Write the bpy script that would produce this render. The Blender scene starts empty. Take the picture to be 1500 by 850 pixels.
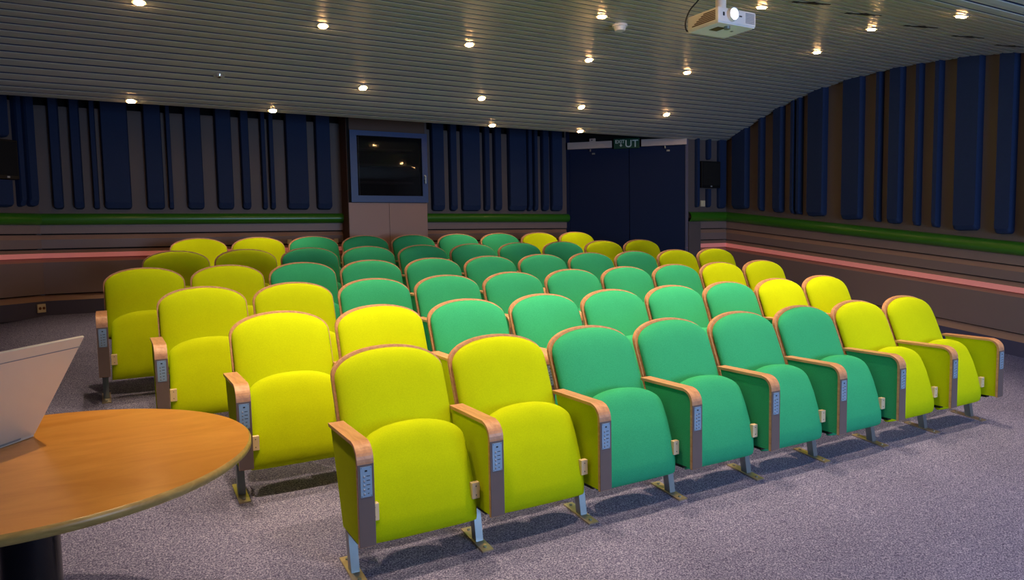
import bpy, bmesh, math, random
from mathutils import Vector, Matrix
random.seed(7)
SC = bpy.context.scene
COL = SC.collection
SLOPE = 0.1123            # the carpeted floor rises towards the back of the room
def fz(y): return SLOPE * y

# ------------------------------------------------------------------ materials
def new_mat(name):
    m = bpy.data.materials.new(name); m.use_nodes = True
    nt = m.node_tree; b = nt.nodes['Principled BSDF']
    return m, nt, b
def S(c):                 # sRGB 0-255 -> linear
    out = []
    for v in c:
        v /= 255.0
        out.append(v / 12.92 if v <= 0.04045 else ((v + 0.055) / 1.055) ** 2.4)
    return (out[0], out[1], out[2], 1.0)
def plain(name, c, rough=0.5, metal=0.0, spec=0.5, var=0.06, scale=18.0):
    m, nt, b = new_mat(name)
    n = nt.nodes.new('ShaderNodeTexNoise'); n.inputs['Scale'].default_value = scale
    n.inputs['Detail'].default_value = 4
    tc = nt.nodes.new('ShaderNodeTexCoord'); nt.links.new(tc.outputs['Object'], n.inputs['Vector'])
    mx = nt.nodes.new('ShaderNodeMix'); mx.data_type = 'RGBA'
    c = S(c)
    mx.inputs[6].default_value = tuple(min(1, v * (1 + var)) for v in c[:3]) + (1,)
    mx.inputs[7].default_value = tuple(v * (1 - var) for v in c[:3]) + (1,)
    nt.links.new(n.outputs['Fac'], mx.inputs[0]); nt.links.new(mx.outputs[2], b.inputs['Base Color'])
    b.inputs['Roughness'].default_value = rough; b.inputs['Metallic'].default_value = metal
    b.inputs['Specular IOR Level'].default_value = spec
    return m
def fabric(name, c1, c2):
    m, nt, b = new_mat(name)
    tc = nt.nodes.new('ShaderNodeTexCoord')
    n = nt.nodes.new('ShaderNodeTexNoise'); n.inputs['Scale'].default_value = 300; n.inputs['Detail'].default_value = 3
    n2 = nt.nodes.new('ShaderNodeTexNoise'); n2.inputs['Scale'].default_value = 9; n2.inputs['Detail'].default_value = 2
    nt.links.new(tc.outputs['Object'], n.inputs['Vector']); nt.links.new(tc.outputs['Object'], n2.inputs['Vector'])
    r = nt.nodes.new('ShaderNodeMapRange'); r.inputs[1].default_value = 0.3; r.inputs[2].default_value = 0.7
    nt.links.new(n.outputs['Fac'], r.inputs[0])
    mx = nt.nodes.new('ShaderNodeMix'); mx.data_type = 'RGBA'
    mx.inputs[6].default_value = S(c1); mx.inputs[7].default_value = S(c2)
    nt.links.new(r.outputs[0], mx.inputs[0])
    mx2 = nt.nodes.new('ShaderNodeMix'); mx2.data_type = 'RGBA'; mx2.blend_type = 'MULTIPLY'
    mx2.inputs[0].default_value = 0.12
    nt.links.new(mx.outputs[2], mx2.inputs[6]); nt.links.new(n2.outputs['Fac'], mx2.inputs[7])
    nt.links.new(mx2.outputs[2], b.inputs['Base Color'])
    bp = nt.nodes.new('ShaderNodeBump'); bp.inputs['Strength'].default_value = 0.12; bp.inputs['Distance'].default_value = 0.003
    nt.links.new(n.outputs['Fac'], bp.inputs['Height']); nt.links.new(bp.outputs[0], b.inputs['Normal'])
    b.inputs['Roughness'].default_value = 0.92; b.inputs['Specular IOR Level'].default_value = 0.15
    b.inputs['Sheen Weight'].default_value = 0.12; b.inputs['Sheen Tint'].default_value = S(c1)
    return m
def wood(name, c1, c2, scale=3.0, rough=0.35, stretch=(1, 6, 6), dist=3.0, coat=0.0):
    m, nt, b = new_mat(name)
    tc = nt.nodes.new('ShaderNodeTexCoord'); mp = nt.nodes.new('ShaderNodeMapping')
    mp.inputs['Scale'].default_value = stretch
    n = nt.nodes.new('ShaderNodeTexNoise'); n.inputs['Scale'].default_value = scale; n.inputs['Detail'].default_value = 7
    n.inputs['Distortion'].default_value = dist; n.inputs['Roughness'].default_value = 0.6
    nt.links.new(tc.outputs['Object'], mp.inputs[0]); nt.links.new(mp.outputs[0], n.inputs['Vector'])
    cr = nt.nodes.new('ShaderNodeValToRGB')
    cr.color_ramp.elements[0].position = 0.33; cr.color_ramp.elements[0].color = S(c2)
    cr.color_ramp.elements[1].position = 0.68; cr.color_ramp.elements[1].color = S(c1)
    nt.links.new(n.outputs['Fac'], cr.inputs[0]); nt.links.new(cr.outputs[0], b.inputs['Base Color'])
    b.inputs['Roughness'].default_value = rough; b.inputs['Coat Weight'].default_value = coat
    b.inputs['Coat Roughness'].default_value = 0.2
    return m
def carpet(name):
    m, nt, b = new_mat(name)
    tc = nt.nodes.new('ShaderNodeTexCoord')
    n = nt.nodes.new('ShaderNodeTexNoise'); n.inputs['Scale'].default_value = 150; n.inputs['Detail'].default_value = 5
    n.inputs['Roughness'].default_value = 0.75
    n2 = nt.nodes.new('ShaderNodeTexNoise'); n2.inputs['Scale'].default_value = 1.4; n2.inputs['Detail'].default_value = 3
    nt.links.new(tc.outputs['Object'], n.inputs['Vector']); nt.links.new(tc.outputs['Object'], n2.inputs['Vector'])
    cr = nt.nodes.new('ShaderNodeValToRGB')
    e = cr.color_ramp.elements; e[0].position = 0.36; e[0].color = S((54, 55, 84)); e[1].position = 0.66; e[1].color = S((184, 186, 222))
    k = e.new(0.5); k.color = S((112, 112, 150))
    nt.links.new(n.outputs['Fac'], cr.inputs[0])
    r = nt.nodes.new('ShaderNodeMapRange'); r.inputs[1].default_value = 0.3; r.inputs[2].default_value = 0.7
    r.inputs[3].default_value = 0.86; r.inputs[4].default_value = 1.08
    nt.links.new(n2.outputs['Fac'], r.inputs[0])
    mx = nt.nodes.new('ShaderNodeMix'); mx.data_type = 'RGBA'; mx.blend_type = 'MULTIPLY'; mx.inputs[0].default_value = 1
    nt.links.new(cr.outputs[0], mx.inputs[6]); nt.links.new(r.outputs[0], mx.inputs[7])
    nt.links.new(mx.outputs[2], b.inputs['Base Color'])
    bp = nt.nodes.new('ShaderNodeBump'); bp.inputs['Strength'].default_value = 0.5; bp.inputs['Distance'].default_value = 0.006
    nt.links.new(n.outputs['Fac'], bp.inputs['Height']); nt.links.new(bp.outputs[0], b.inputs['Normal'])
    b.inputs['Roughness'].default_value = 0.95; b.inputs['Specular IOR Level'].default_value = 0.1
    return m
def emit(name, c, s):
    m, nt, b = new_mat(name)
    b.inputs['Base Color'].default_value = S(c); b.inputs['Emission Color'].default_value = S(c)
    b.inputs['Emission Strength'].default_value = s
    return m

YEL = fabric('lime_fabric', (194, 214, 4), (176, 198, 3))
GRN = fabric('green_fabric', (58, 176, 130), (44, 158, 113))
WOODE = wood('beech_ply', (206, 158, 124), (176, 127, 96), 5, 0.38, (8, 1, 8), 1.0)
LAM = plain('grey_laminate', (112, 98, 98), 0.32, 0.1)
STEEL = plain('brushed_steel', (150, 160, 165), 0.35, 0.8)
BRASS = plain('warm_steel_plate', (196, 182, 160), 0.3, 0.75)
TAB = plain('beige_plastic', (222, 196, 168), 0.4)
ALU = plain('aluminium_plate', (150, 178, 206), 0.35, 0.35)
BLACK = plain('black_plastic', (14, 14, 16), 0.45)
INK = plain('dark_ink', (40, 46, 60), 0.5)
CHROME = plain('button_metal', (226, 230, 236), 0.2, 0.6)
CARPET = carpet('blue_grey_carpet')
WALLG = plain('grey_brown_wall', (98, 87, 86), 0.6, var=0.05, scale=3)
WALLB = plain('board_grey', (136, 115, 110), 0.5, var=0.05, scale=2)
WALLC = plain('board_bevel_lit', (166, 130, 112), 0.45, var=0.05, scale=2)  # browner than the boards: warm light on upward bevels put into the colour
PINK = plain('pink_board_glow', (255, 176, 168), 0.45, var=0.03, scale=2)
_b = PINK.node_tree.nodes['Principled BSDF']; _b.inputs['Emission Color'].default_value = S((255, 120, 112)); _b.inputs['Emission Strength'].default_value = 0.16  # added glow brightens the stripe; the board is no light source
BASEM = plain('dark_base', (82, 79, 104), 0.5)
GAP = plain('slat_gap', (44, 58, 92), 0.7)
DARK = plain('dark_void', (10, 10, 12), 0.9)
DBROWN = plain('dark_brown_side', (92, 66, 50), 0.6)
BEIGE = plain('beige_laminate', (166, 132, 118), 0.45, var=0.03, scale=2)
RAIL = plain('green_rail', (52, 116, 26), 0.28, spec=0.6, var=0.04, scale=2)
BLUE = plain('blue_fabric_panel', (30, 48, 84), 0.7, spec=0.25, var=0.12, scale=40)
DOORM = plain('door_blue', (8, 29, 66), 0.6, spec=0.2, var=0.04, scale=2)
FRAMEB = plain('window_frame_blue', (44, 72, 128), 0.4)
CEIL = plain('ceiling_slats', (168, 170, 164), 0.36, spec=0.55, var=0.03, scale=2)
WHITE = plain('white_plastic', (225, 225, 228), 0.35, var=0.02)
SIGNG = plain('sign_green', (4, 70, 48), 0.4)
SIGNW = plain('sign_white', (215, 225, 215), 0.4)
BULB = emit('lit_bulb', (255, 196, 128), 135)
LENS = emit('lit_lens', (215, 232, 255), 9)
TABLE = wood('birch_top', (222, 160, 76), (198, 133, 52), 1.7, 0.3, (1.0, 3.4, 3.0), 1.6, 0.25)
TABEDGE = wood('birch_edge', (186, 154, 90), (160, 128, 70), 3, 0.35)
LAPTOP = plain('light_grey_shell', (196, 194, 188), 0.42, 0.1, var=0.02)
GLOSSK = plain('gloss_black', (6, 8, 14), 0.18)
glassm, nt, b = new_mat('dark_window_glass')
b.inputs['Base Color'].default_value = (0.012, 0.012, 0.014, 1); b.inputs['Roughness'].default_value = 0.03
b.inputs['Specular IOR Level'].default_value = 0.5; b.inputs['Alpha'].default_value = 0.55
GLASS = glassm

# ------------------------------------------------------------------ mesh helpers
class MB:
    """collects faces with material slots and links them as one mesh object"""
    def __init__(s): s.v = []; s.f = []; s.m = []; s.sm = []; s.mats = []
    def slot(s, mat):
        if mat not in s.mats: s.mats.append(mat)
        return s.mats.index(mat)
    def add(s, verts, faces, mat, smooth=False, M=None):
        o = len(s.v); k = s.slot(mat)
        for p in verts:
            p = Vector(p); s.v.append(M @ p if M else p)
        for f in faces: s.f.append([i + o for i in f]); s.m.append(k); s.sm.append(smooth)
        return s
    def box(s, a, b, mat, M=None, bev=0.0):
        if bev > 0:
            bm = bmesh.new(); bmesh.ops.create_cube(bm, size=1)
            for v in bm.verts:
                v.co = Vector([(a[i] + b[i]) / 2 + v.co[i] * (b[i] - a[i]) for i in range(3)])
            bmesh.ops.bevel(bm, geom=bm.edges[:], offset=bev, segments=2, affect='EDGES', profile=0.6)
            bm.verts.index_update()
            s.add([v.co.copy() for v in bm.verts], [[v.index for v in f.verts] for f in bm.faces], mat, False, M); bm.free(); return s
        x0, y0, z0 = a; x1, y1, z1 = b
        V = [(x0,y0,z0),(x1,y0,z0),(x1,y1,z0),(x0,y1,z0),(x0,y0,z1),(x1,y0,z1),(x1,y1,z1),(x0,y1,z1)]
        F = [(0,3,2,1),(4,5,6,7),(0,1,5,4),(1,2,6,5),(2,3,7,6),(3,0,4,7)]
        return s.add(V, F, mat, False, M)
    def prism(s, poly, d0, d1, mat, axis='x', M=None):
        """poly in the plane perpendicular to axis, extruded from d0 to d1"""
        def P(p, d):
            if axis == 'x': return (d, p[0], p[1])
            if axis == 'y': return (p[0], d, p[1])
            return (p[0], p[1], d)
        n = len(poly); V = [P(p, d0) for p in poly] + [P(p, d1) for p in poly]
        F = [list(range(n)), list(range(2 * n - 1, n - 1, -1))]
        for i in range(n): F.append([i, (i + 1) % n + 0, (i + 1) % n + n, i + n][::-1])
        return s.add(V, F, mat, False, M)
    def cyl(s, p0, p1, r0, mat, r1=None, n=20, caps=True, smooth=True):
        r1 = r0 if r1 is None else r1
        p0 = Vector(p0); p1 = Vector(p1); d = (p1 - p0).normalized()
        u = d.orthogonal().normalized(); w = d.cross(u)
        V = []
        for p, r in ((p0, r0), (p1, r1)):
            for i in range(n):
                t = 2 * math.pi * i / n; V.append(p + u * math.cos(t) * r + w * math.sin(t) * r)
        F = [[i, (i + 1) % n, (i + 1) % n + n, i + n] for i in range(n)]
        s.add(V, F, mat, smooth)
        if caps: s.add(V, [list(range(n))[::-1], list(range(n, 2 * n))], mat, False)
        return s
    def tube(s, pts, r, mat, n=10):
        pts = [Vector(p) for p in pts]; V = []; F = []
        u = None
        for i, p in enumerate(pts):
            d = (pts[min(i + 1, len(pts) - 1)] - pts[max(i - 1, 0)]).normalized()
            u = (d.orthogonal() if u is None else (u - d * u.dot(d))).normalized(); w = d.cross(u)
            for k in range(n):
                t = 2 * math.pi * k / n; V.append(p + u * math.cos(t) * r + w * math.sin(t) * r)
        for i in range(len(pts) - 1):
            for k in range(n): F.append([i*n+k, i*n+(k+1)%n, (i+1)*n+(k+1)%n, (i+1)*n+k])
        F.append(list(range(n))[::-1]); F.append([(len(pts)-1)*n + k for k in range(n)])
        return s.add(V, F, mat, True)
    def build(s, name, parent=None, fix=True):
        me = bpy.data.meshes.new(name); me.from_pydata([tuple(v) for v in s.v], [], s.f)
        for m in s.mats: me.materials.append(m)
        for p, k, q in zip(me.polygons, s.m, s.sm): p.material_index = k; p.use_smooth = q
        if fix:
            bm = bmesh.new(); bm.from_mesh(me); bmesh.ops.recalc_face_normals(bm, faces=bm.faces[:]); bm.to_mesh(me); bm.free()
        me.update()
        o = bpy.data.objects.new(name, me); COL.objects.link(o)
        if parent is not None: o.parent = parent
        return o
def tag(o, label, cat, group=None, kind=None):
    o['label'] = label; o['category'] = cat
    if group: o['group'] = group
    if kind: o['kind'] = kind
    return o
def struct(o): o['kind'] = 'structure'; return o
def thing(name, loc, label, cat, group=None, rz=0.0):
    o = bpy.data.objects.new(name, None); COL.objects.link(o); o.location = loc; o.rotation_euler = (0, 0, rz)
    o.empty_display_size = 0.1
    return tag(o, label, cat, group)
def bez(p0, p1, p2, n):
    return [tuple((1-t)**2*a + 2*t*(1-t)*b_ + t*t*c for a, b_, c in zip(p0, p1, p2)) for t in [i / n for i in range(n + 1)]]

# ------------------------------------------------------------------ camera
F_PX, PITCH, YAW, ROLL = 1049.886, 0.0777, 0.5153, -0.0178
cam = bpy.data.cameras.new('camera'); camo = bpy.data.objects.new('camera', cam); COL.objects.link(camo)
cam.sensor_width = 36; cam.lens = 36 * F_PX / 1500; cam.clip_start = 0.02
fwd = Vector((math.sin(YAW) * math.cos(PITCH), math.cos(YAW) * math.cos(PITCH), -math.sin(PITCH)))
rt = Vector((math.cos(YAW), -math.sin(YAW), 0)); up = rt.cross(fwd)
r2 = math.cos(ROLL) * rt + math.sin(ROLL) * up; u2 = -math.sin(ROLL) * rt + math.cos(ROLL) * up
R = Matrix((r2, u2, -fwd)).transposed().to_4x4(); R.translation = Vector((-2.2756, -3.1016, 1.2853))
camo.matrix_world = R; SC.camera = camo

# ------------------------------------------------------------------ room shell
XR, XL, YB, YF, ZR = 5.2, -3.8, 5.15, -7.0, 3.35
fl = MB(); x0, x1 = XL - .1, XR + .1
n = 24
V = []
for i in range(n + 1):
    y = YF + (YB + .1 - YF) * i / n
    V += [(x0, y, fz(y)), (x1, y, fz(y))]
fl.add(V, [[2*i, 2*i+1, 2*i+3, 2*i+2] for i in range(n)], CARPET)
fl.add([(x0, YF, fz(YF) - .12), (x1, YF, fz(YF) - .12), (x1, YB + .1, fz(YB) - .12), (x0, YB + .1, fz(YB) - .12)], [(0, 3, 2, 1)], CARPET)
struct(fl.build('floor', fix=False))

HR = (1.084, 0.953, 0.856, 0.704, 0.657, 0.601, 0.215, 0.140)
HB = (0.984, 0.871, 0.783, 0.640, 0.600, 0.550, 0.199, 0.138)
trim_n = [0]
def wall(name, P0, P1, z0, z1, H, top=ZR, upper_top=None, side=None):
    """P0->P1 in plan with the room on the left of the direction; boards, grooves and bevels below a half round rail.
    z0, z1 are the floor heights at both ends"""
    P0 = Vector((P0[0], P0[1], 0)); P1 = Vector((P1[0], P1[1], 0)); d = (P1 - P0).normalized()
    nrm = Vector((-d.y, d.x, 0))      # into the room
    rtop, rb, g1, g2, pt, pb, lg, bt = H
    def strip(mb, h0, h1, o0, o1, mat):
        e = d * .02; A = P0 + nrm * o0 - e; B = P1 + nrm * o0 + e; A2 = P0 + nrm * o1 - e; B2 = P1 + nrm * o1 + e
        mb.add([(A.x, A.y, z0 + h0), (B.x, B.y, z1 + h0), (B2.x, B2.y, z1 + h1), (A2.x, A2.y, z0 + h1)], [(0, 1, 2, 3)], mat)
    w = MB(); g = .012; dp = -.03
    backz = top if upper_top is None else top
    # backing (thick, behind everything)
    for (oa, ob) in ((-.06, -.16),):
        A = P0 + nrm * oa; B = P1 + nrm * oa; C_ = P1 + nrm * ob; D_ = P0 + nrm * ob
        lo = min(z0, z1) - .15
        w.add([(p.x, p.y, zz) for zz in (lo, backz) for p in (A, B, C_, D_)],
              [(0,1,2,3),(4,5,6,7),(0,1,5,4),(1,2,6,5),(2,3,7,6),(3,0,4,7)], DARK)
    def board(h0, h1, bev, mat, bmat):
        strip(w, h0, h0, -.06, 0, mat)
        strip(w, h0, h1 - bev, 0, 0, mat)
        strip(w, h1 - bev, h1, 0, dp, bmat)
        strip(w, h1, h1, dp, -.06, bmat)
    k = (g1 - g2) / .152
    board(lg + g / 2, pb, .040 * k, WALLB, WALLC)
    board(g2 + g / 2, g1 - g / 2, .048 * k, WALLB, WALLC)
    strip(w, g1 + g / 2, g1 + g / 2, -.06, 0, WALLB); strip(w, g1 + g / 2, rb + .05, 0, 0, WALLB)
    ut = (upper_top if upper_top is not None else top)
    A = P0; B = P1
    w.add([(A.x, A.y, z0 + rb), (B.x, B.y, z1 + rb), (B.x, B.y, ut), (A.x, A.y, ut)], [(0, 1, 2, 3)], WALLG)
    A2 = A - nrm * .06; B2 = B - nrm * .06
    w.add([(A.x, A.y, ut), (B.x, B.y, ut), (B2.x, B2.y, ut), (A2.x, A2.y, ut)], [(0, 1, 2, 3)], WALLG)
    struct(w.build(name))
    sfx = name.split('_', 1)[1]
    bb = MB()
    def sb(h0, h1, o0, o1, mat):
        strip(bb, h0, h1, o0, o1, mat)
    sb(-.02, bt, 0, 0, BASEM); sb(bt, lg - g / 2, 0, dp, WALLC); sb(lg - g / 2, lg - g / 2, dp, -.06, WALLC)
    struct(bb.build('baseboard_' + sfx))
    trim_n[0] += 1
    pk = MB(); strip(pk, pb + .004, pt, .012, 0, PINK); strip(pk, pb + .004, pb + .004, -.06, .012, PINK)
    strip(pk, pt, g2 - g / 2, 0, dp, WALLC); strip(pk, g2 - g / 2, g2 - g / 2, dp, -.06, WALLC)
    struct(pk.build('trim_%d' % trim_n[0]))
    trim_n[0] += 1
    rl = MB(); hc = (rtop + rb) / 2; r = (rtop - rb) / 2; N = 16; V = []
    for i in range(N + 1):
        t = -math.pi / 2 + math.pi * i / N
        for P, z in ((P0, z0), (P1, z1)):
            q = P + nrm * (0.0 + r * 1.05 * math.cos(t)); V.append((q.x, q.y, z + hc + r * math.sin(t)))
    rl.add(V, [[2*i, 2*i+1, 2*i+3, 2*i+2] for i in range(N)], RAIL, True)
    struct(rl.build('trim_%d' % trim_n[0]))
LD0, LD1 = (-2.8, 5.15), (-3.8, 4.3)
RD0, RD1 = (4.49, 4.07), (3.30, 5.15)
zb = fz(YB)
# directions chosen so that the room lies on the left hand side
wall('wall_right', (XR, YF), (XR, 4.07), fz(YF), fz(4.07), HR)
wall('wall_right_return', (XR, 4.07), RD0, fz(4.07), fz(4.07), HR)
wall('wall_back_right', RD1, (1.11, YB), zb - .012, zb, HB, upper_top=2.585)
wall('wall_back_left', (0.155, YB), LD0, zb, zb + .002, HB, upper_top=2.59)
wall('wall_left_corner', LD0, LD1, zb + .002, zb + .002, HB, upper_top=2.6)
wall('wall_left', LD1, (XL, YF), fz(4.3), fz(YF), HR)
w = MB(); w.box((XL, YF - .1, fz(YF) - .1), (XR, YF, ZR), WALLG); struct(w.build('wall_front'))
w = MB(); w.box((XL - .1, YF - .1, ZR), (XR + .1, YB + .3, ZR + .08), DARK); struct(w.build('ceiling_void'))
bpy.data.objects['ceiling_void'].name = 'ceiling_upper'

# ---- suspended wavy slat ceiling
prof = [(4.10,2.488),(4.0,2.508),(3.9,2.535),(3.81,2.565),(3.43,2.712),(3.0,2.835),(2.46,2.935),(1.99,2.966),(1.54,2.972),(1.14,2.95),
        (.76,2.915),(.43,2.865),(.14,2.81),(-.15,2.735),(-.40,2.675),(-.55,2.655),(-.74,2.665),(-1.2,2.72),(-2,2.80),(-3,2.86),(-4.5,2.9),(-6.9,2.92)]
def catmull(P, m=12):
    out = []
    for i in range(len(P) - 1):
        p0 = P[max(i-1, 0)]; p1 = P[i]; p2 = P[i+1]; p3 = P[min(i+2, len(P)-1)]
        for k in range(m):
            t = k / m
            out.append(tuple(.5*((2*b_) + (-a+c)*t + (2*a-5*b_+4*c-d)*t*t + (-a+3*b_-3*c+d)*t**3) for a, b_, c, d in zip(p0, p1, p2, p3)))
    out.append(P[-1]); return out
cp = catmull(prof); arc = [0.0]
for p, q in zip(cp, cp[1:]): arc.append(arc[-1] + math.dist(p, q))
def at_arc(s):
    for i in range(len(arc) - 1):
        if arc[i+1] >= s:
            t = (s - arc[i]) / (arc[i+1] - arc[i]); y = cp[i][0] + t*(cp[i+1][0]-cp[i][0]); z = cp[i][1] + t*(cp[i+1][1]-cp[i][1])
            ty, tz = cp[i+1][0]-cp[i][0], cp[i+1][1]-cp[i][1]; L = math.hypot(ty, tz); ty /= L; tz /= L
            return y, z, ty, tz
    return cp[-1][0], cp[-1][1], -1, 0
def ceil_z(y):
    for p, q in zip(cp, cp[1:]):
        if q[0] <= y <= p[0]: return p[1] + (q[1]-p[1]) * (p[0]-y) / (p[0]-q[0])
    return prof[0][1]
def ceil_n(y):
    e = .03; return Vector((0, ceil_z(y+e) - ceil_z(y-e), -2*e)).normalized()
PITCHS = 0.0975
sl = MB(); rows_ = []
cs = [(0.0, -.024, 1), (.001, -.011, 0), (.004, -.004, 0), (.010, 0, 0), (.045, .001, 0), (.0805, 0, 0), (.085, -.004, 1), (.087, -.024, 1)]
ns = int(arc[-1] / PITCHS)
for i in range(ns):
    for (ds, dn, k) in cs:
        y, z, ty, tz = at_arc(i * PITCHS + ds)
        ny, nz = -tz, ty          # points up for ty=-1? fixed below
        if nz > 0: ny, nz = -ny, -nz
        rows_.append((y + ny * dn, z + nz * dn))
V = []
for (y, z) in rows_: V += [(-3.78, y, z), (5.16, y, z)]
F1 = []; F2 = []
for i in range(len(rows_) - 1):
    k = i % len(cs)
    (F2 if k in (6, 7) else F1).append([2*i, 2*i+1, 2*i+3, 2*i+2])
sl.add(V, F1, CEIL, False); sl.add(V, F2, GAP, False)
# upper skin closes the back of the slats
V = []
for i in range(0, ns + 1):
    y, z, ty, tz = at_arc(min(i * PITCHS, arc[-1] - .001)); V += [(-3.78, y, z + .045), (5.16, y, z + .045)]
sl.add(V, [[2*i, 2*i+1, 2*i+3, 2*i+2] for i in range(ns)], DARK)
sl.add([(-3.78, 4.10, 2.50), (5.16, 4.10, 2.50), (5.16, 4.10, 2.545), (-3.78, 4.10, 2.545)], [(0, 1, 2, 3)], CEIL)
struct(sl.build('ceiling', fix=False))

# ------------------------------------------------------------------ blue acoustic panels
def panel_mesh(w_, h, dep, bot=.07, r=.035, side=.012, both=False):
    """local: x along the wall, y out of the wall (negative = into the room), z up from panel bottom"""
    def ring(x0, x1, z0, z1, rr):
        pts = []
        for cx, cz, a0 in ((x1 - rr, z0 + rr, -90), (x1 - rr * 0, z1, None), (x0, z1, None), (x0 + rr, z0 + rr, 180)):
            if a0 is None: pts.append((cx, cz))
            else:
                for k in range(6):
                    t = math.radians(a0 + 90 * k / 5); pts.append((cx + rr * math.cos(t), cz + rr * math.sin(t)))
        return pts
    rr = min(r, w_ * .35)
    A = ring(-w_/2, w_/2, 0, h, rr); m = len(A)
    in1 = min(side, w_ * .15)
    B = ring(-w_/2 + in1*.3, w_/2 - in1*.3, bot*.15, h, rr); C_ = ring(-w_/2 + in1, w_/2 - in1, bot, h, rr * .6)
    V = [(x, 0, z) for x, z in A] + [(x, -dep*.7, z) for x, z in B] + [(x, -dep, z) for x, z in C_]
    mb = MB(); F = []
    for a in (0, 1):
        for i in range(m): F.append([a*m + i, a*m + (i+1) % m, (a+1)*m + (i+1) % m, (a+1)*m + i])
    F.append(list(range(2*m, 3*m))); F.append(list(range(m))[::-1])
    mb.add(V, F, BLUE); return mb
ORD = ['first','second','third','fourth','fifth','sixth','seventh','eighth','ninth','tenth','eleventh','twelfth','thirteenth','fourteenth','fifteenth']
def acoustic(cx, cy, zb_, ztop, w_, dep, rz, label, group, bot=.07):
    mb = panel_mesh(w_, ztop - zb_, dep, bot=bot)
    o = mb.build('acoustic_panel'); o.location = (cx, cy, zb_); o.rotation_euler = (0, 0, rz)
    tag(o, label, 'wall panel', group); return o
PL = [(-2.676,-2.597),(-2.505,-2.425),(-2.336,-2.295),(-2.245,-2.011),(-1.867,-1.711),(-1.663,-1.628),(-1.488,-1.334),(-1.194,-1.038),(-.944,-.862),(-.734,-.691),(-.65,-.605),(-.468,-.238),(-.14,.022)]
def wname(w_): return 'narrow' if w_ < .06 else ('wide' if w_ > .18 else 'medium')
for i, (a, c) in enumerate(PL):
    acoustic((a+c)/2, YB - .001, 1.603, 2.98, c - a + .01, .07, 0, '%s dark blue panel, %s from left, on back wall left of the window' % (wname(c-a), ORD[i]), 'blue panels on back wall left of the window')
PR_ = [(1.274,1.434),(1.517,1.608),(1.683,1.933),(1.998,2.072),(2.145,2.243),(2.359,2.616),(2.645,2.703),(2.74,2.791),(2.87,2.967),(3.016,3.181)]
for i, (a, c) in enumerate(PR_):
    acoustic((a+c)/2, YB - .001, 1.588, 2.98, c - a + .01, .07, 0, '%s dark blue panel, %s from left, between window and double door' % (wname(c-a), ORD[i]), 'blue panels between window and door')
PW = [(3.91,3.655),(3.461,3.40),(3.231,3.089),(2.952,2.91),(2.872,2.82),(2.721,2.481),(2.254,2.01),(1.841,1.79),(1.695,1.545),(1.405,1.344),(1.21,1.141),(.997,.757),(.611,.45),(.354,.15)]
for i, (a, c) in enumerate(PW):
    yb = (a + c) / 2; a -= .01
    zt = 3.30
    if len(PW): w_ = a - c
    acoustic(XR + .001, yb, fz(yb) + 1.143, zt, max(w_, .05), .09, -math.pi/2, '%s dark blue panel on right wall, %s from the door corner' % (wname(w_), ORD[i]), 'blue panels on the right wall', bot=.05)
# more of the same beyond the right edge of the frame are left out
# left corner wall panels (along the diagonal)
ud = Vector((-1, -.85, 0)).normalized(); nd = Vector((ud.y, -ud.x, 0)); nd = -nd if nd.dot(Vector((1, -1, 0))) < 0 else nd
az = math.atan2(-ud.y, -ud.x)
def diag(s): return Vector((LD0[0], LD0[1], 0)) + ud * s
def left_panel(s0, s1, za, zbb, label, bot=.06):
    p = diag((s0+s1)/2); return acoustic(p.x, p.y, za, zbb, s1-s0, .07, az, label, 'blue panels on left corner wall', bot)
left_panel(.03, .125, 1.625, 2.98, 'dark blue vertical panel on the left corner wall, nearest the back wall')
left_panel(.155, .215, 1.622, 2.98, 'slim dark blue panel on the left corner wall right beside the black loudspeaker')
left_panel(.275, .46, 1.615, 1.86, 'short rounded dark blue panel under the black loudspeaker at left edge', .02)
left_panel(.275, .46, 2.245, 2.98, 'rounded dark blue panel above the black loudspeaker at left edge', .02)
# right return wall (faces the seats)
YS = 4.07
acoustic(4.638, YS - .001, 1.60, 2.95, .055, .05, 0, 'thin blue vertical strip panel immediately right of the door', 'blue strips on wall by the door', .03)
acoustic(4.84, YS - .001, 2.235, 2.95, .07, .05, 0, 'short blue strip panel above the wall speaker by the door', 'blue strips on wall by the door', .02)
acoustic(4.84, YS - .001, 1.60, 1.845, .07, .05, 0, 'short blue strip panel below the wall speaker by the door', 'blue strips on wall by the door', .02)
acoustic(5.085, YS - .001, 1.585, 2.95, .14, .05, 0, 'blue vertical strip panel in the corner right of the wall speaker', 'blue strips on wall by the door', .05)

# ------------------------------------------------------------------ control booth with window
bo = MB()
bo.box((.155, 4.9, fz(4.9) - .05), (.632, YB + .1, 1.675), BEIGE); bo.box((.636, 4.9, fz(4.9) - .05), (1.11, YB + .1, 1.675), BEIGE)
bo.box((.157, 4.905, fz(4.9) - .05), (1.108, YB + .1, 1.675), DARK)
bo.box((.150, 4.905, fz(4.9) - .05), (.1549, YB + .1, 3.3), DBROWN)
bo.box((.155, 4.9, 1.675), (.185, YB + .1, 3.3), DARK); bo.box((1.10, 4.9, 1.675), (1.125, YB + .1, 3.3), WALLG)
bo.box((.155, 4.902, 2.49), (1.125, YB + .1, 3.3), DBROWN)
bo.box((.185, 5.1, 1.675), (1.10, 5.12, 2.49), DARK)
struct(bo.build('wall_booth'))
wf = MB(); X0, X1, Z0, Z1 = .182, 1.118, 1.68, 2.487; gx0, gx1, gz0, gz1 = .262, 1.050, 1.755, 2.432
for (a, c) in (((X0, Z0), (X1, gz0)), ((X0, gz1), (X1, Z1)), ((X0, gz0), (gx0, gz1)), ((gx1, gz0), (X1, gz1))):
    wf.box((a[0], 4.875, a[1]), (c[0], 4.93, c[1]), FRAMEB)
wo = struct(wf.build('window_1'))
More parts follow.
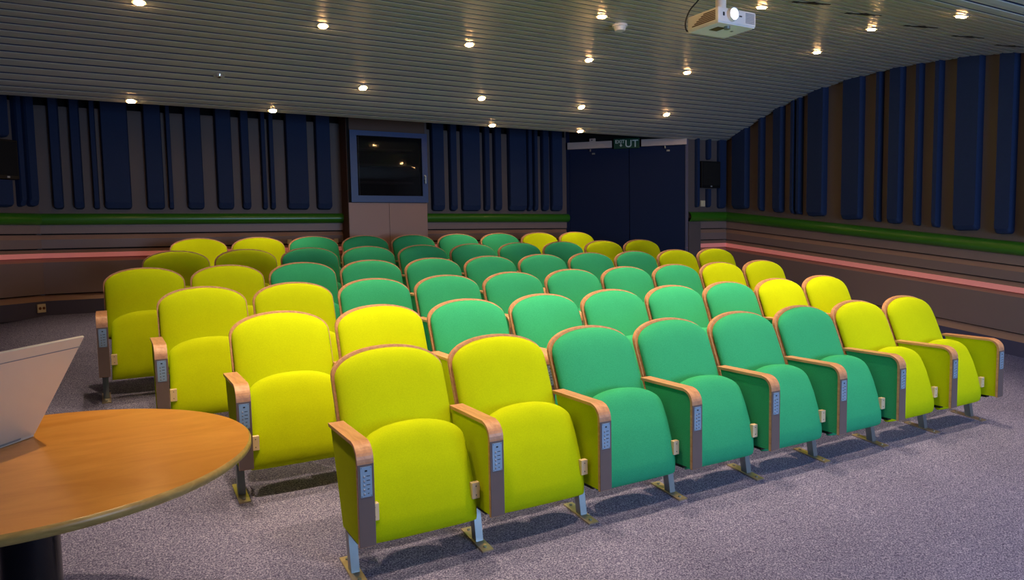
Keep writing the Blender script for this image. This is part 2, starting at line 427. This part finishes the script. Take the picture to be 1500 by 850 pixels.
pn = MB(); pn.box((gx0, 4.905, gz0), (gx1, 4.911, gz1), GLASS); pn.build('pane', wo)
hd = MB(); hd.box((1.066, 4.862, 1.945), (1.086, 4.876, 2.005), STEEL, bev=.003); hd.cyl((1.076, 4.862, 1.985), (1.076, 4.842, 1.985), .007, STEEL)
hd.box((1.068, 4.835, 1.90), (1.084, 4.845, 1.992), STEEL, bev=.003); hd.build('handle', wo)
ir = MB()
for z in (1.90, 2.10, 2.28): ir.box((.30, 4.96, z), (.97, 5.09, z + .025), WALLG)  # added bars imitate reflections of the room ceiling in the glass
tag(ir.build('reflection_bars'), 'dim grey bars imitating ceiling reflections in the dark control booth window', 'reflection bars')
blk = MB(); blk.box((.262, 4.945, 1.757), (.272, 4.955, 2.43), WALLG)
blk.box((.30, 4.945, 1.757), (.306, 4.951, 2.43), WHITE); blk.build('pane_strips', wo)  # thin grey and white upright strips just behind the pane

# ------------------------------------------------------------------ double door on the diagonal
D0 = Vector((3.312, 5.141, 0)); D1 = Vector((4.482, 4.067, 0)); dd = (D1 - D0).normalized(); DL = (D1 - D0).length
dn = Vector((-dd.y, dd.x, 0)); dn = -dn if dn.dot(Vector((-1, -1, 0))) < 0 else dn
MD = Matrix(((dd.x, dn.x, 0, D0.x), (dd.y, dn.y, 0, D0.y), (0, 0, 1, 0), (0, 0, 0, 1)))   # local x along door, y out into the room
zf0 = fz(4.0) - .05
mid = (Vector((3.922, 4.581, 0)) - D0).dot(dd)
dr = MB(); dr.box((.02, -.05, zf0), (mid - .004, 0, 2.42), DOORM, MD); do1 = struct(dr.build('door_1'))
dr = MB(); dr.box((mid + .004, -.05, zf0), (DL - .03, 0, 2.42), DOORM, MD); do2 = struct(dr.build('door_2'))
df = MB(); df.box((-.03, -.12, zf0), (.018, .012, 3.3), DOORM, MD); df.box((DL - .028, -.12, zf0), (DL + .01, .012, 3.3), BASEM, MD)
df.box((-.03, -.12, 2.43), (DL + .01, -.02, 3.3), DARK, MD); df.box((-.03, -.16, zf0), (DL + .01, -.10, 2.5), DARK, MD)
df.box((4.49, 4.045, fz(4.05)), (4.70, 4.075, 1.405), WALLG)
struct(df.build('trim_door'))
bpy.data.objects['trim_door'].name = 'trim_90'
def closer(x0_, x1_, xa, label):
    t = thing('door_closer', MD @ Vector(((x0_+x1_)/2, .012, 2.42)), label, 'door closer', 'door closers over the double door')
    inv = Matrix.Translation(-t.location)
    m = MB(); m.box((x0_, .012, 2.42), (x1_, .06, 2.512), WHITE if 0 else CLM, inv @ MD, bev=.004); m.build('rail', t)
    m = MB(); m.box((xa - .008, .02, 2.385), (xa + .008, .045, 2.42), STEEL, inv @ MD); m.box((xa + .02, .001, 2.345), (xa + .06, .022, 2.365), STEEL, inv @ MD)
    m.build('arm', t)
CLM = plain('closer_metal', (196, 182, 178), 0.4, 0.2)
closer(.0, .60, .31, 'long silver door closer rail over left leaf of the blue double door')
closer(.99, DL - .01, 1.30, 'silver door closer rail over right leaf of the blue double door')
sg = thing('exit_sign', MD @ Vector((.80, .03, 2.405)), 'green lit exit sign reading EXIT UT above the double door', 'sign')
inv = Matrix.Translation(-sg.location)
m = MB(); m.box((.625, .012, 2.402), (.965, .055, 2.535), SIGNG, inv @ MD, bev=.004); m.build('sign_box', sg)
def text_obj(s, x, z, size, mat, name, parent, M, yoff=.0565):
    cu = bpy.data.curves.new(name, 'FONT'); cu.body = s; cu.size = size; cu.extrude = .0006; cu.offset = .0012
    to = bpy.data.objects.new(name, cu); COL.objects.link(to)
    bpy.context.view_layer.update()
    dg = bpy.context.evaluated_depsgraph_get(); me = bpy.data.meshes.new_from_object(to.evaluated_get(dg))
    bpy.data.objects.remove(to)
    T = M @ Matrix.Translation((x, yoff, z)) @ Matrix.Rotation(math.radians(90), 4, 'X')
    me.transform(T); me.materials.clear(); me.materials.append(mat)
    o = bpy.data.objects.new(name, me); COL.objects.link(o); o.parent = parent; return o
text_obj('EXIT', .645, 2.473, .062, SIGNW, 'lettering', sg, inv @ MD)
text_obj('UT', .775, 2.418, .135, SIGNW, 'lettering', sg, inv @ MD)
m = MB(); m.prism([(.714, 2.465), (.714, 2.447), (.700, 2.447), (.722, 2.425), (.744, 2.447), (.730, 2.447), (.730, 2.465)][::-1], .0565, .058, SIGNW, 'y', inv @ MD); m.build('arrow', sg)
m = MB(); m.box((.30, .012, 2.512), (.38, .045, 2.555), CLM, MD, bev=.003); m.box((.325, .045, 2.525), (.34, .048, 2.54), BLACK, MD)
tag(m.build('junction_box'), 'small grey box on top of the left door closer rail', 'box')

# wall speakers and sockets
def speaker(M, w_, h, d_, label):
    t = thing('wall_speaker', M.translation, label, 'speaker', 'black wall loudspeakers'); Ml = M.copy(); Ml.translation = (0, 0, 0)
    m = MB(); m.box((-w_/2, 0, 0), (w_/2, d_, h), BLACK, Ml, bev=.006); m.build('cabinet', t)
    m = MB(); m.box((-w_/2 + .015, d_, .035), (w_/2 - .015, d_ + .006, h - .015), DARK, Ml, bev=.002); m.build('grille', t)
    m = MB(); m.box((-.012, d_ + .001, .012), (.012, d_ + .007, .028), CHROME, Ml); m.build('badge', t)
Msp = Matrix.Translation((4.845, YS, 1.858)) @ Matrix.Rotation(math.pi, 4, 'Z')
speaker(Msp, .343, .353, .07, 'black square loudspeaker on the wall right of the double door')
p = diag(.33); Ml = Matrix(((ud.x, nd.x, 0, p.x), (ud.y, nd.y, 0, p.y), (0, 0, 1, 1.866), (0, 0, 0, 1)))
speaker(Ml, .21, .36, .08, 'black loudspeaker on the left corner wall between rounded blue panels')
def socket(M, label, holes=True, s=.08, group=None):
    t = thing('wall_socket', M.translation, label, 'socket', group); Ml = M.copy(); Ml.translation = (0, 0, 0)
    m = MB(); m.box((-s/2, 0, -s/2), (s/2, .018, s/2), CREAM, Ml, bev=.004); m.build('cover_plate', t)
    m = MB()
    if holes:
        for sx in (-.019, .019): m.cyl(Ml @ Vector((sx, .018, 0)), Ml @ Vector((sx, .020, 0)), .014, HOLE)
    else: m.box((-.022, .018, -.026), (.022, .023, .026), CREAM, Ml, bev=.002)
    m.build('outlet' if holes else 'rocker', t)
CREAM = plain('cream_plastic', (226, 210, 176), 0.4); HOLE = plain('socket_recess', (120, 66, 34), 0.5)
p = diag(.055) + nd * .004; socket(Matrix(((ud.x, nd.x, 0, p.x), (ud.y, nd.y, 0, p.y), (0, 0, 1, .655), (0, 0, 0, 1))), 'cream double power socket low on the left corner baseboard', s=.082)
Ms = lambda x, y, z: Matrix.Translation((x, y, z)) @ Matrix.Rotation(math.pi, 4, 'Z')
socket(Ms(4.750, YS, 1.652), 'cream light switch on the wall below the speaker by the door', holes=False, s=.08)
socket(Ms(-.465, YB - .002, 1.245), 'small pale wall box behind the back row, left of the third chair', holes=False, s=.05)
socket(Ms(.062, YB - .002, 1.245), 'small pale wall box behind the back row, beside the booth', holes=False, s=.05)

# ------------------------------------------------------------------ auditorium chair
PITCHX = 0.55
HW = 0.257; HTOP = 0.80
def back_y(z): return -.035 - .40 * (HTOP - z)      # recline
def top_out(x, hw, ztop, c, rc, zc):
    """outline height at x: shallow arch that rounds down into the side"""
    a = min(1.0, abs(x) / hw)
    return zc + (ztop - zc) * max(0.0, 1 - a ** 2.1) ** (1 / 2.2)
def outline(hw, ztop, c, rc, zc, zbot, n=15):
    pts = [(-hw, zbot)]
    xs = [-hw * math.cos(math.pi * i / (2 * n)) for i in range(n)] + [hw * math.sin(math.pi * i / (2 * n)) for i in range(n + 1)]
    for x in xs: pts.append((x, top_out(x, hw, ztop, c, rc, zc)))
    pts.append((hw, zbot)); return pts
def shell_mesh():
    mb = MB(); pts = outline(HW, HTOP, 1.35, .075, HTOP - .118, .33); n_ = len(pts)
    V = [(x, back_y(z) - .010, z) for x, z in pts] + [(x, back_y(z) + .009, z) for x, z in pts]
    mb.add(V, [list(range(n_)), list(range(2*n_-1, n_-1, -1))], WOODE)
    mb.add(V, [[i, (i+1) % n_, (i+1) % n_ + n_, i + n_] for i in range(n_)], WOODE, False)
    return mb
def cushion_mesh(mat, fy, W, topf, zbot, tf, tb, nu=22, nv=22, pe=5.0):
    """closed cushion: fy(x,z) centre plane, front bulges by tf and back by tb"""
    mb = MB(); V = []; idx = {}
    def e(t): return max(0.0, 1 - abs(t) ** pe) ** (1 / 2.6)
    for side in (0, 1):
        for i in range(nu + 1):
            u = -math.cos(math.pi * i / nu) if 0 else (2 * i / nu - 1)
            u = math.copysign(1 - (1 - abs(u)) ** 1.7, u)
            for j in range(nv + 1):
                v = 2 * j / nv - 1; v = math.copysign(1 - (1 - abs(v)) ** 1.7, v)
                edge = i in (0, nu) or j in (0, nv)
                if side and edge: idx[(1, i, j)] = idx[(0, i, j)]; continue
                vv = (v + 1) / 2; x = u * W(vv); zt = topf(u * W(1.0)); z = zbot + vv * (zt - zbot)
                k = e(u) * e(v)
                y = fy(x, z) + (-tf(u, vv) * k if side == 0 else tb * k)
                idx[(side, i, j)] = len(V); V.append((x, y, z))
    F = []
    for side in (0, 1):
        for i in range(nu):
            for j in range(nv):
                q = [idx[(side, i, j)], idx[(side, i+1, j)], idx[(side, i+1, j+1)], idx[(side, i, j+1)]]
                F.append(q if side == 0 else q[::-1])
    mb.add(V, F, mat, True); return mb
def back_cushion(mat):
    hw = HW - .007
    tf = lambda u, v: .042 + .022 * (1 - u * u) * (1 - v) ** .8 + .006 * (1 - u * u)
    return cushion_mesh(mat, lambda x, z: back_y(z) - .026, lambda v: hw, lambda x: top_out(x, hw, HTOP - .008, 1.35, .073, HTOP - .124), .34, tf, .016)
PADC = [(-.452, .085), (-.450, .17), (-.432, .26), (-.402, .36), (-.365, .45), (-.33, .522), (-.32, .56)]
def pad_y(z):
    for (y0, z0), (y1, z1) in zip(PADC, PADC[1:]):
        if z <= z1: return y0 + (y1 - y0) * max(0, (z - z0)) / (z1 - z0)
    return PADC[-1][0]
def seat_pad(mat):
    tf = lambda u, v: .046 + .010 * (1 - u * u) - .012 * v * v
    return cushion_mesh(mat, lambda x, z: pad_y(z), lambda v: .236 - .012 * v, lambda x: top_out(x, .224, .520, 1.3, .08, .520 - .095), .088, tf, .05, pe=9)
ARM_SIDE = [(-.345, .135), (-.562, .135), (-.562, .455)] + [(-.562 + .052 - .052 * math.cos(t), .455 + .052 * math.sin(t)) for t in [math.radians(15 * k) for k in range(1, 7)]] + [(-.215, .512)]
def arm_panel(mat):
    mb = MB(); mb.prism(ARM_SIDE, -.026, .026, mat, 'x'); return mb
def arm_cap():
    r = .066; o = [(-.577, .132), (-.577, .455)] + [(-.577 + r - r * math.cos(t), .455 + r * math.sin(t)) for t in [math.radians(10 * k) for k in range(1, 10)]] + [(-.195, .523)]
    o[-2] = (-.511, .523)
    i_ = [(-.200, .509), (-.511, .509)] + [(-.577 + r - (r - .014) * math.cos(t), .457 + (r - .014) * math.sin(t)) for t in [math.radians(10 * k) for k in range(8, 0, -1)]] + [(-.563, .455), (-.563, .132)]
    mb = MB(); poly = o + i_; n_ = len(poly); m_ = len(o)
    x0_, x1_ = -.032, .032
    V = [(x0_, y, z) for y, z in poly] + [(x1_, y, z) for y, z in poly]
    # outer skin quads (smooth), inner skin and side bands as quads between matching points
    for i in range(n_): mb.add([V[i], V[(i+1) % n_], V[(i+1) % n_ + n_], V[i + n_]], [(0, 1, 2, 3)], WOODE, False)
    for xx in (x0_, x1_):
        k = len(i_)
        for i in range(m_ - 1):
            j0 = n_ - 1 - int(round(i * (k - 1) / (m_ - 1))); j1 = n_ - 1 - int(round((i + 1) * (k - 1) / (m_ - 1)))
            P = [poly[i], poly[i+1], poly[j1]] + ([poly[j0]] if j0 != j1 else [])
            mb.add([(xx, y, z) for y, z in P], [list(range(len(P)))], WOODE)
    return mb
def arm_front():
    mb = MB(); mb.box((-.031, -.5795, .134), (.031, -.577, .448), LAM); return mb
def control_panel():
    mb = MB(); x0_, x1_, z0_, z1_ = -.022, .022, .325, .44; y = -.5815
    mb.box((x0_, y, z0_), (x1_, -.5796, z1_), ALU)
    def q(x, z, w_, h, mat, t=.0008): mb.box((x - w_/2, y - t, z - h/2), (x + w_/2, y, z + h/2), mat)
    q(0, .424, .009, .006, BLACK)
    for k in range(5):
        z = .404 - k * .0165
        mb.cyl((-.008, y, z), (-.008, y - .003, z), .0032, CHROME, n=8); q(-.008, z - .0042, .006, .002, BLACK)
        q(.0075, z, (.014, .014, .015, .008, .006)[k], .003, INK, .0004)
    for sx in (-.018, .018):
        for z in (.329, .436): mb.cyl((sx, y, z), (sx, y - .001, z), .0016, INK, n=6)
    return mb
def hinge_tab(sx):
    mb = MB(); x = sx * .218
    mb.box((x - .017, -.496, .192), (x + .017, -.472, .260), TAB, bev=.002)
    mb.cyl((x, -.496, .208), (x, -.4975, .208), .0025, INK, n=8); mb.cyl((x, -.496, .246), (x, -.4975, .246), .0025, INK, n=8); return mb
def pivot():
    mb = MB(); x = .245
    mb.cyl((.236, -.455, .226), (.246, -.455, .226), .022, TAB, n=20); mb.cyl((.2345, -.455, .226), (.237, -.455, .226), .012, HOLE, n=14); return mb
def leg_mesh():
    mb = MB(); zl = lambda y: fz(y)
    a = (-.33, .30); c = (-.385, zl(-.385) + .006)
    mb.prism([(a[0] - .02, a[1]), (a[0] + .02, a[1]), (c[0] + .02, c[1]), (c[0] - .02, c[1])], -.017, .017, STEEL, 'x'); return mb
def foot_mesh():
    mb = MB(); y0, y1 = -.485, -.27
    V = [(x, y, fz(y) + h) for h in (0.0005, .007) for (x, y) in ((-.026, y0), (.026, y0), (.026, y1), (-.026, y1))]
    mb.add(V, [(0,3,2,1),(4,5,6,7),(0,1,5,4),(1,2,6,5),(2,3,7,6),(3,0,4,7)], BRASS)
    mb.cyl((0, -.455, fz(-.455) + .006), (0, -.455, fz(-.455) + .0115), .008, STEEL, n=8)
    mb.cyl((0, -.295, fz(-.295) + .006), (0, -.295, fz(-.295) + .0115), .008, STEEL, n=8); return mb
def stub_mesh():
    mb = MB(); mb.box((-.018, -.50, .118), (.018, -.36, .136), BLACK); return mb
MESH = {}
def mesh_of(key, maker):
    if key not in MESH:
        o = maker().build(key.split('|')[0]); MESH[key] = o.data; bpy.data.objects.remove(o)
    return MESH[key]
def part(name, key, maker, parent, x=0.0):
    o = bpy.data.objects.new(name, mesh_of(key, maker)); COL.objects.link(o); o.parent = parent; o.location = (x, 0, 0); return o
def armrest(root, cn, mat, x):
    a = part('armrest', 'armrest|' + cn, lambda: arm_panel(mat), root, x)
    part('wooden_cap', 'wooden_cap|', arm_cap, a); part('front_plate', 'front_plate|', arm_front, a)
    part('control_panel', 'control_panel|', control_panel, a); part('bottom_block', 'bottom_block|', stub_mesh, a)
    l = part('leg', 'leg|', leg_mesh, root, x); part('foot_plate', 'foot_plate|', foot_mesh, l)
ROWY = [0.0, 0.8734, 1.7541, 2.6436, 3.5451, 4.4761]
ROWX = [0.719, 0.712, 0.7094, 0.7099, 0.7149, 0.7153]
ROWN = [8, 9, 10, 11, 10, 9]
RNAME = ['front row', 'second row', 'third row', 'fourth row', 'fifth row', 'back row']
for r in range(6):
    n_ = ROWN[r]
    for k in range(n_):
        yel = k < 2 or k >= n_ - 2
        cn = 'lime' if yel else 'green'; mat = YEL if yel else GRN
        word = 'lime yellow' if yel else 'green'
        side = '%s from the left in the %s' % (ORD[k], RNAME[r]) if k < n_ - 1 else 'last on the right in the %s' % RNAME[r]
        if k == 0: side = 'at the left end of the %s' % RNAME[r]
        x = ROWX[r] + (k - (n_ - 1) / 2) * PITCHX
        t = thing('auditorium_chair', (x, ROWY[r], fz(ROWY[r])), '%s upholstered tip-up chair, %s' % (word, side), 'chair', 'auditorium chairs in the ' + RNAME[r])
        b_ = part('backrest', 'backrest|' + cn, lambda: back_cushion(mat), t)
        part('wooden_shell', 'wooden_shell|', shell_mesh, t)
        s_ = part('seat', 'seat|' + cn, lambda: seat_pad(mat), t)
        part('hinge_tab', 'hinge_tab|l', lambda: hinge_tab(-1), s_); part('hinge_tab', 'hinge_tab|r', lambda: hinge_tab(1), s_)
        part('pivot', 'pivot|', pivot, s_)
        if k == 0: armrest(t, cn, mat, -PITCHX / 2)
        armrest(t, cn, mat, PITCHX / 2)

# ------------------------------------------------------------------ ceiling fixtures
def downlight(x, y, label, group, lit=True, size=79, power=26):
    z = ceil_z(min(y, 4.09)); nrm = ceil_n(min(y, 4.05))
    t = thing('ceiling_spotlight', (x, y, z), label, 'ceiling light', group)
    m = MB(); d = nrm
    m.cyl(-d * .012, d * .006, .047, CEIL, n=24); m.build('rim', t)
    m = MB()
    if lit: m.cyl(d * .004, d * .013, .030, BULB, n=20)
    else:
        m.cyl(d * .004, d * .022, .030, CHROME, r1=.02, n=20); m.cyl(d * .022, d * .024, .012, BLACK, n=12)
    m.build('bulb', t)
    if lit:
        L = bpy.data.lights.new('spot_lamp', 'SPOT'); L.energy = power; L.color = (1.0, .72, .42); L.spot_size = math.radians(size); L.spot_blend = 1.0; L.shadow_soft_size = .022
        lo = bpy.data.objects.new('spot_lamp', L); COL.objects.link(lo); lo.parent = t; lo.location = d * .03
        lo.rotation_euler = (d if y < 3.9 else Vector((0, 0, -1))).to_track_quat('-Z', 'Y').to_euler()
    return t
def grid(y, xs, rowname, unlit=(), power=60, size=79, hid=0):
    """hid: how many at the left of the row stand out of the photo's view"""
    for i, x in enumerate(xs):
        lit = i not in unlit
        if i < hid: lab = 'warm ceiling spotlight overhead, outside the view, %s in the %s' % (ORD[i], rowname)
        elif len(xs) - hid == 1: lab = 'glowing ceiling spotlight near the top right corner, beyond the dark slots'
        else: lab = ('glowing warm ceiling spotlight, %s in view from left in the %s' if lit else 'unlit silver ceiling spotlight, %s in view from left in the %s') % (ORD[i - hid], rowname)
        downlight(x, y, lab, 'ceiling spotlights, ' + rowname, lit, size, power)
grid(4.03, [-2.005, -.814, 1.548, 2.739], 'row at the back edge', power=75)
grid(3.52, [-1.349, -.09, 1.158, 2.398, 3.63], 'second row from the back', unlit=(0,), power=80, size=52)
grid(2.55, [-1.977, -.713, .547, 1.807, 3.047], 'third row from the back', power=75, size=64)
grid(1.53, [-1.32, -.06, 1.197, 3.74], 'fourth row from the back', power=90, hid=2)
downlight(2.08, 1.15, 'warm ceiling spotlight half hidden above and behind the projector', 'ceiling spotlights, fourth row from the back', True, power=90)
grid(.625, [-1.83, -.57, .69, 1.953, 3.228], 'fifth row from the back', hid=3, power=108)
grid(-.31, [-1.75, -.5, .42, 1.548, 2.808], 'sixth row from the back', hid=4, power=160)
grid(-1.25, [-1.6, -.34, .92, 2.18, 3.44], 'seventh row from the back', hid=5, power=115)
# smoke detector
t = thing('smoke_detector', (1.475, 1.66, ceil_z(1.66)), 'white round smoke detector on the ceiling near a spotlight', 'smoke detector')
m = MB(); m.cyl((0, 0, .005), (0, 0, -.018), .062, WHITE, n=28); m.build('base', t)
m = MB(); m.cyl((0, 0, -.018), (0, 0, -.05), .05, WHITE, r1=.042, n=28); m.build('head', t)
# dark ceiling slots
for i, x in enumerate((2.05, 2.62, 3.33, 3.99, 4.65)):
    y = .28; z = ceil_z(y); M = Matrix.Translation((x, y, z - .0035)) @ Matrix.Rotation(math.atan2(ceil_z(y + .03) - ceil_z(y - .03), .06), 4, 'X') @ Matrix.Rotation(math.radians(-31), 4, 'Z')
    m = MB(); m.prism([(-.13, -.022), (-.10, -.024), (-.08, -.010), (-.03, -.012), (.0, -.055), (.035, -.02), (.13, -.008), (.13, .004), (.06, .008), (.05, .034), (-.02, .018), (-.08, .006), (-.095, .020), (-.13, .016)], -.002, .002, DARK, 'z', M)
    tag(m.build('ceiling_slot'), 'ragged dark slot cut in the ceiling slats, %s from the left' % ORD[i], 'vent', 'dark slots in the ceiling')

# ------------------------------------------------------------------ projector
PX, PY, PZ = .778, -.105, 2.45
t = thing('ceiling_projector', (PX + .15, PY + .125, PZ), 'white ceiling projector with its lens lit, hanging from a pole', 'projector')
inv = Matrix.Translation(-t.location)
m = MB(); m.box((PX, PY, PZ + .004), (PX + .30, PY + .245, PZ + .088), WHITE, inv, bev=.010); m.box((PX + .006, PY + .006, PZ), (PX + .294, PY + .239, PZ + .006), WHITE, inv)
m.build('body', t)
lx, lz = PX + .105, PZ + .052
L0 = inv @ Vector((lx, PY, lz))
m = MB(); m.cyl(L0 + Vector((0, .01, 0)), L0 + Vector((0, -.022, 0)), .040, WHITE, r1=.037, n=32, caps=False)
m.cyl(L0 + Vector((0, .0, 0)), L0 + Vector((0, -.021, 0)), .031, WHITE, n=32, caps=False)
V = []
for k in range(32):
    c_, s_ = math.cos(2*math.pi*k/32), math.sin(2*math.pi*k/32); V += [L0 + Vector((c_*.037, -.022, s_*.037)), L0 + Vector((c_*.031, -.021, s_*.031))]
m.add(V, [[2*k, (2*k+2) % 64, (2*k+3) % 64, 2*k+1] for k in range(32)], WHITE)
lr = m.build('lens_ring', t)
m = MB(); m.cyl(L0 + Vector((0, -.004, 0)), L0 + Vector((0, -.014, 0)), .030, LENS, r1=.022, n=28); m.build('lens', t)
VENT = plain('vent_grey', (120, 128, 140), 0.5)
m = MB()
for k in range(7): m.box((PX + .215, PY - .0015, PZ + .020 + k * .0085), (PX + .287, PY + .002, PZ + .0245 + k * .0085), VENT, inv)
m.build('front_vent', t)
VDK = plain('vent_dark', (70, 52, 40), 0.5)
m = MB()
for k in range(6): m.box((PX - .0015, PY + .022, PZ + .020 + k * .0095), (PX + .002, PY + .205 - k * .018, PZ + .0255 + k * .0095), VDK, inv)
m.build('side_vent', t)
m = MB(); m.box((PX + .036, PY - .002, PZ + .040), (PX + .048, PY + .002, PZ + .060), BLACK, inv); m.box((PX + .165, PY - .002, PZ + .048), (PX + .185, PY + .002, PZ + .055), INK, inv); m.build('sensor_window', t)
m = MB(); c0 = inv @ Vector((PX + .115, PY + .045, PZ)); m.cyl(c0, c0 + Vector((0, 0, -.016)), .017, STEEL, n=20); m.build('foot', t)
m = MB(); m.box((PX + .07, PY + .07, PZ - .002), (PX + .13, PY + .14, PZ + .001), VDK, inv) ; m.build('underside_hatch', t)
m = MB(); m.box((PX + .21, PY + .10, PZ - .001), (PX + .225, PY + .115, PZ + .001), BLACK, inv); m.build('screw_hole', t)
t = thing('projector_mount', (.905, .0, 2.538), 'white ceiling pole with black collar holding the projector', 'mount')
m = MB(); m.cyl((0, 0, .012), (0, 0, ceil_z(0) - 2.538 + .02), .030, WHITE, n=28); m.build('pole', t)
m = MB(); m.cyl((0, 0, 0), (0, 0, .016), .034, BLACK, n=28); m.build('collar', t)
m = MB()
pts = []
P_ = [(.80, .138, 2.47), (.785, .150, 2.463), (.772, .150, 2.49), (.775, .147, 2.53), (.80, .14, 2.585), (.84, .13, 2.63), (.88, .12, 2.68), (.90, .11, 2.74), (.90, .10, 2.80)]
m.tube(catmull(P_, 6), .0045, BLACK); tag(m.build('projector_cable'), 'black cable looping from the ceiling to the rear of the projector', 'cable')

# ------------------------------------------------------------------ round table and laptop
TX, TY, TZ, TR = -2.514, -.601, .65, .627
t = thing('round_table', (TX, TY, fz(TY)), 'round birch veneer table on a glossy black column, left foreground', 'table')
zo = TZ - fz(TY)
m = MB(); N = 96
def ringv(r, z): return [(r * math.cos(2*math.pi*i/N), r * math.sin(2*math.pi*i/N), z) for i in range(N)]
levels = [(TR - .006, zo), (TR, zo - .005), (TR, zo - .020), (TR - .012, zo - .030)]
V = []
for r_, z_ in levels: V += ringv(r_, z_)
m.add(V, [list(range(N))], TABLE)
m.add(V, [[a*N+i, (a+1)*N+i, (a+1)*N+(i+1) % N, a*N+(i+1) % N] for a in range(3) for i in range(N)], TABEDGE, True)
m.add(V, [[3*N + i for i in range(N)][::-1]], TABEDGE)
m.build('tabletop', t, fix=True)
m = MB(); m.cyl((0, 0, .03), (0, 0, zo - .028), .078, GLOSSK, n=40); m.build('column', t)
m = MB(); V = []
for (r_, h_) in ((.26, .002), (.26, .012), (.10, .035)):
    V += [(r_ * math.cos(2*math.pi*i/48), r_ * math.sin(2*math.pi*i/48), h_ + SLOPE * r_ * math.sin(2*math.pi*i/48) * (1 if r_ > .2 else .3)) for i in range(48)]
m.add(V, [[a*48+i, a*48+(i+1) % 48, (a+1)*48+(i+1) % 48, (a+1)*48+i] for a in range(2) for i in range(48)] + [list(range(96, 144)), list(range(48))[::-1]], GLOSSK); m.build('base', t)
# laptop
P1 = Vector((-2.509, -.313, TZ + .012)); h_ = Vector((-.597, -.802, 0)).normalized(); vv = Vector((.160, -.119, .322)); vl = vv.length; vv.normalize()
nn = h_.cross(vv).normalized()      # towards the screen side
t = thing('laptop', (P1.x, P1.y, TZ), 'open light grey laptop with its lid leaning back on the round table', 'laptop')
inv = Matrix.Translation(-t.location)
ML = inv @ Matrix(((h_.x, vv.x, nn.x, P1.x), (h_.y, vv.y, nn.y, P1.y), (h_.z, vv.z, nn.z, P1.z), (0, 0, 0, 1)))
W_ = .50
m = MB(); m.box((0, 0, -.004), (W_, vl, .004), LAPTOP, ML, bev=.002)
m.box((0.0, vl - .040, -.0055), (W_, vl - .0375, -.004), VENT, ML); lid = m.build('lid', t)
m = MB(); m.box((.012, .014, .004), (W_ - .012, vl - .014, .0048), GLOSSK, ML); m.build('screen', lid)
bd = Vector((-.802, .597, 0)).normalized()
MB2 = inv @ Matrix(((h_.x, bd.x, 0, P1.x), (h_.y, bd.y, 0, P1.y), (0, 0, 1, TZ), (0, 0, 0, 1)))
m = MB(); m.box((0, 0, .001), (W_, .30, .013), LAPTOP, MB2, bev=.002); dk = m.build('keyboard_deck', t)
m = MB()
for a in range(14):
    for c in range(5): m.box((.05 + a * .0285, .03 + c * .026, .013), (.05 + a * .0285 + .024, .03 + c * .026 + .021, .0155), BLACK, MB2)
m.build('keys', dk)
m = MB(); m.box((.19, .20, .0131), (.31, .28, .0136), VENT, MB2); m.build('touchpad', dk)
m = MB(); m.cyl(inv @ (P1 + h_ * .06), inv @ (P1 + h_ * (W_ - .06)), .006, VENT, n=12); m.build('hinge', t)

# ------------------------------------------------------------------ light from the stage end
def area(name, loc, target, sx, sy, e, col):
    L = bpy.data.lights.new(name, 'AREA'); L.shape = 'RECTANGLE'; L.size = sx; L.size_y = sy; L.energy = e; L.color = col
    o = bpy.data.objects.new(name, L); COL.objects.link(o); o.location = loc
    o.rotation_euler = (Vector(target) - Vector(loc)).to_track_quat('-Z', 'Y').to_euler(); return o
area('screen_light', (1.6, -6.2, 1.2), (3.0, -1.0, 2.7), 3.2, 1.8, 230, (.45, .66, 1.0))
wd = bpy.data.worlds.new('world'); SC.world = wd; wd.use_nodes = True
wd.node_tree.nodes['Background'].inputs[0].default_value = (.5, .55, .7, 1); wd.node_tree.nodes['Background'].inputs[1].default_value = .02
SC.view_settings.view_transform = 'Standard'; SC.view_settings.look = 'None'; SC.view_settings.exposure = 0.0
bpy.context.view_layer.update()
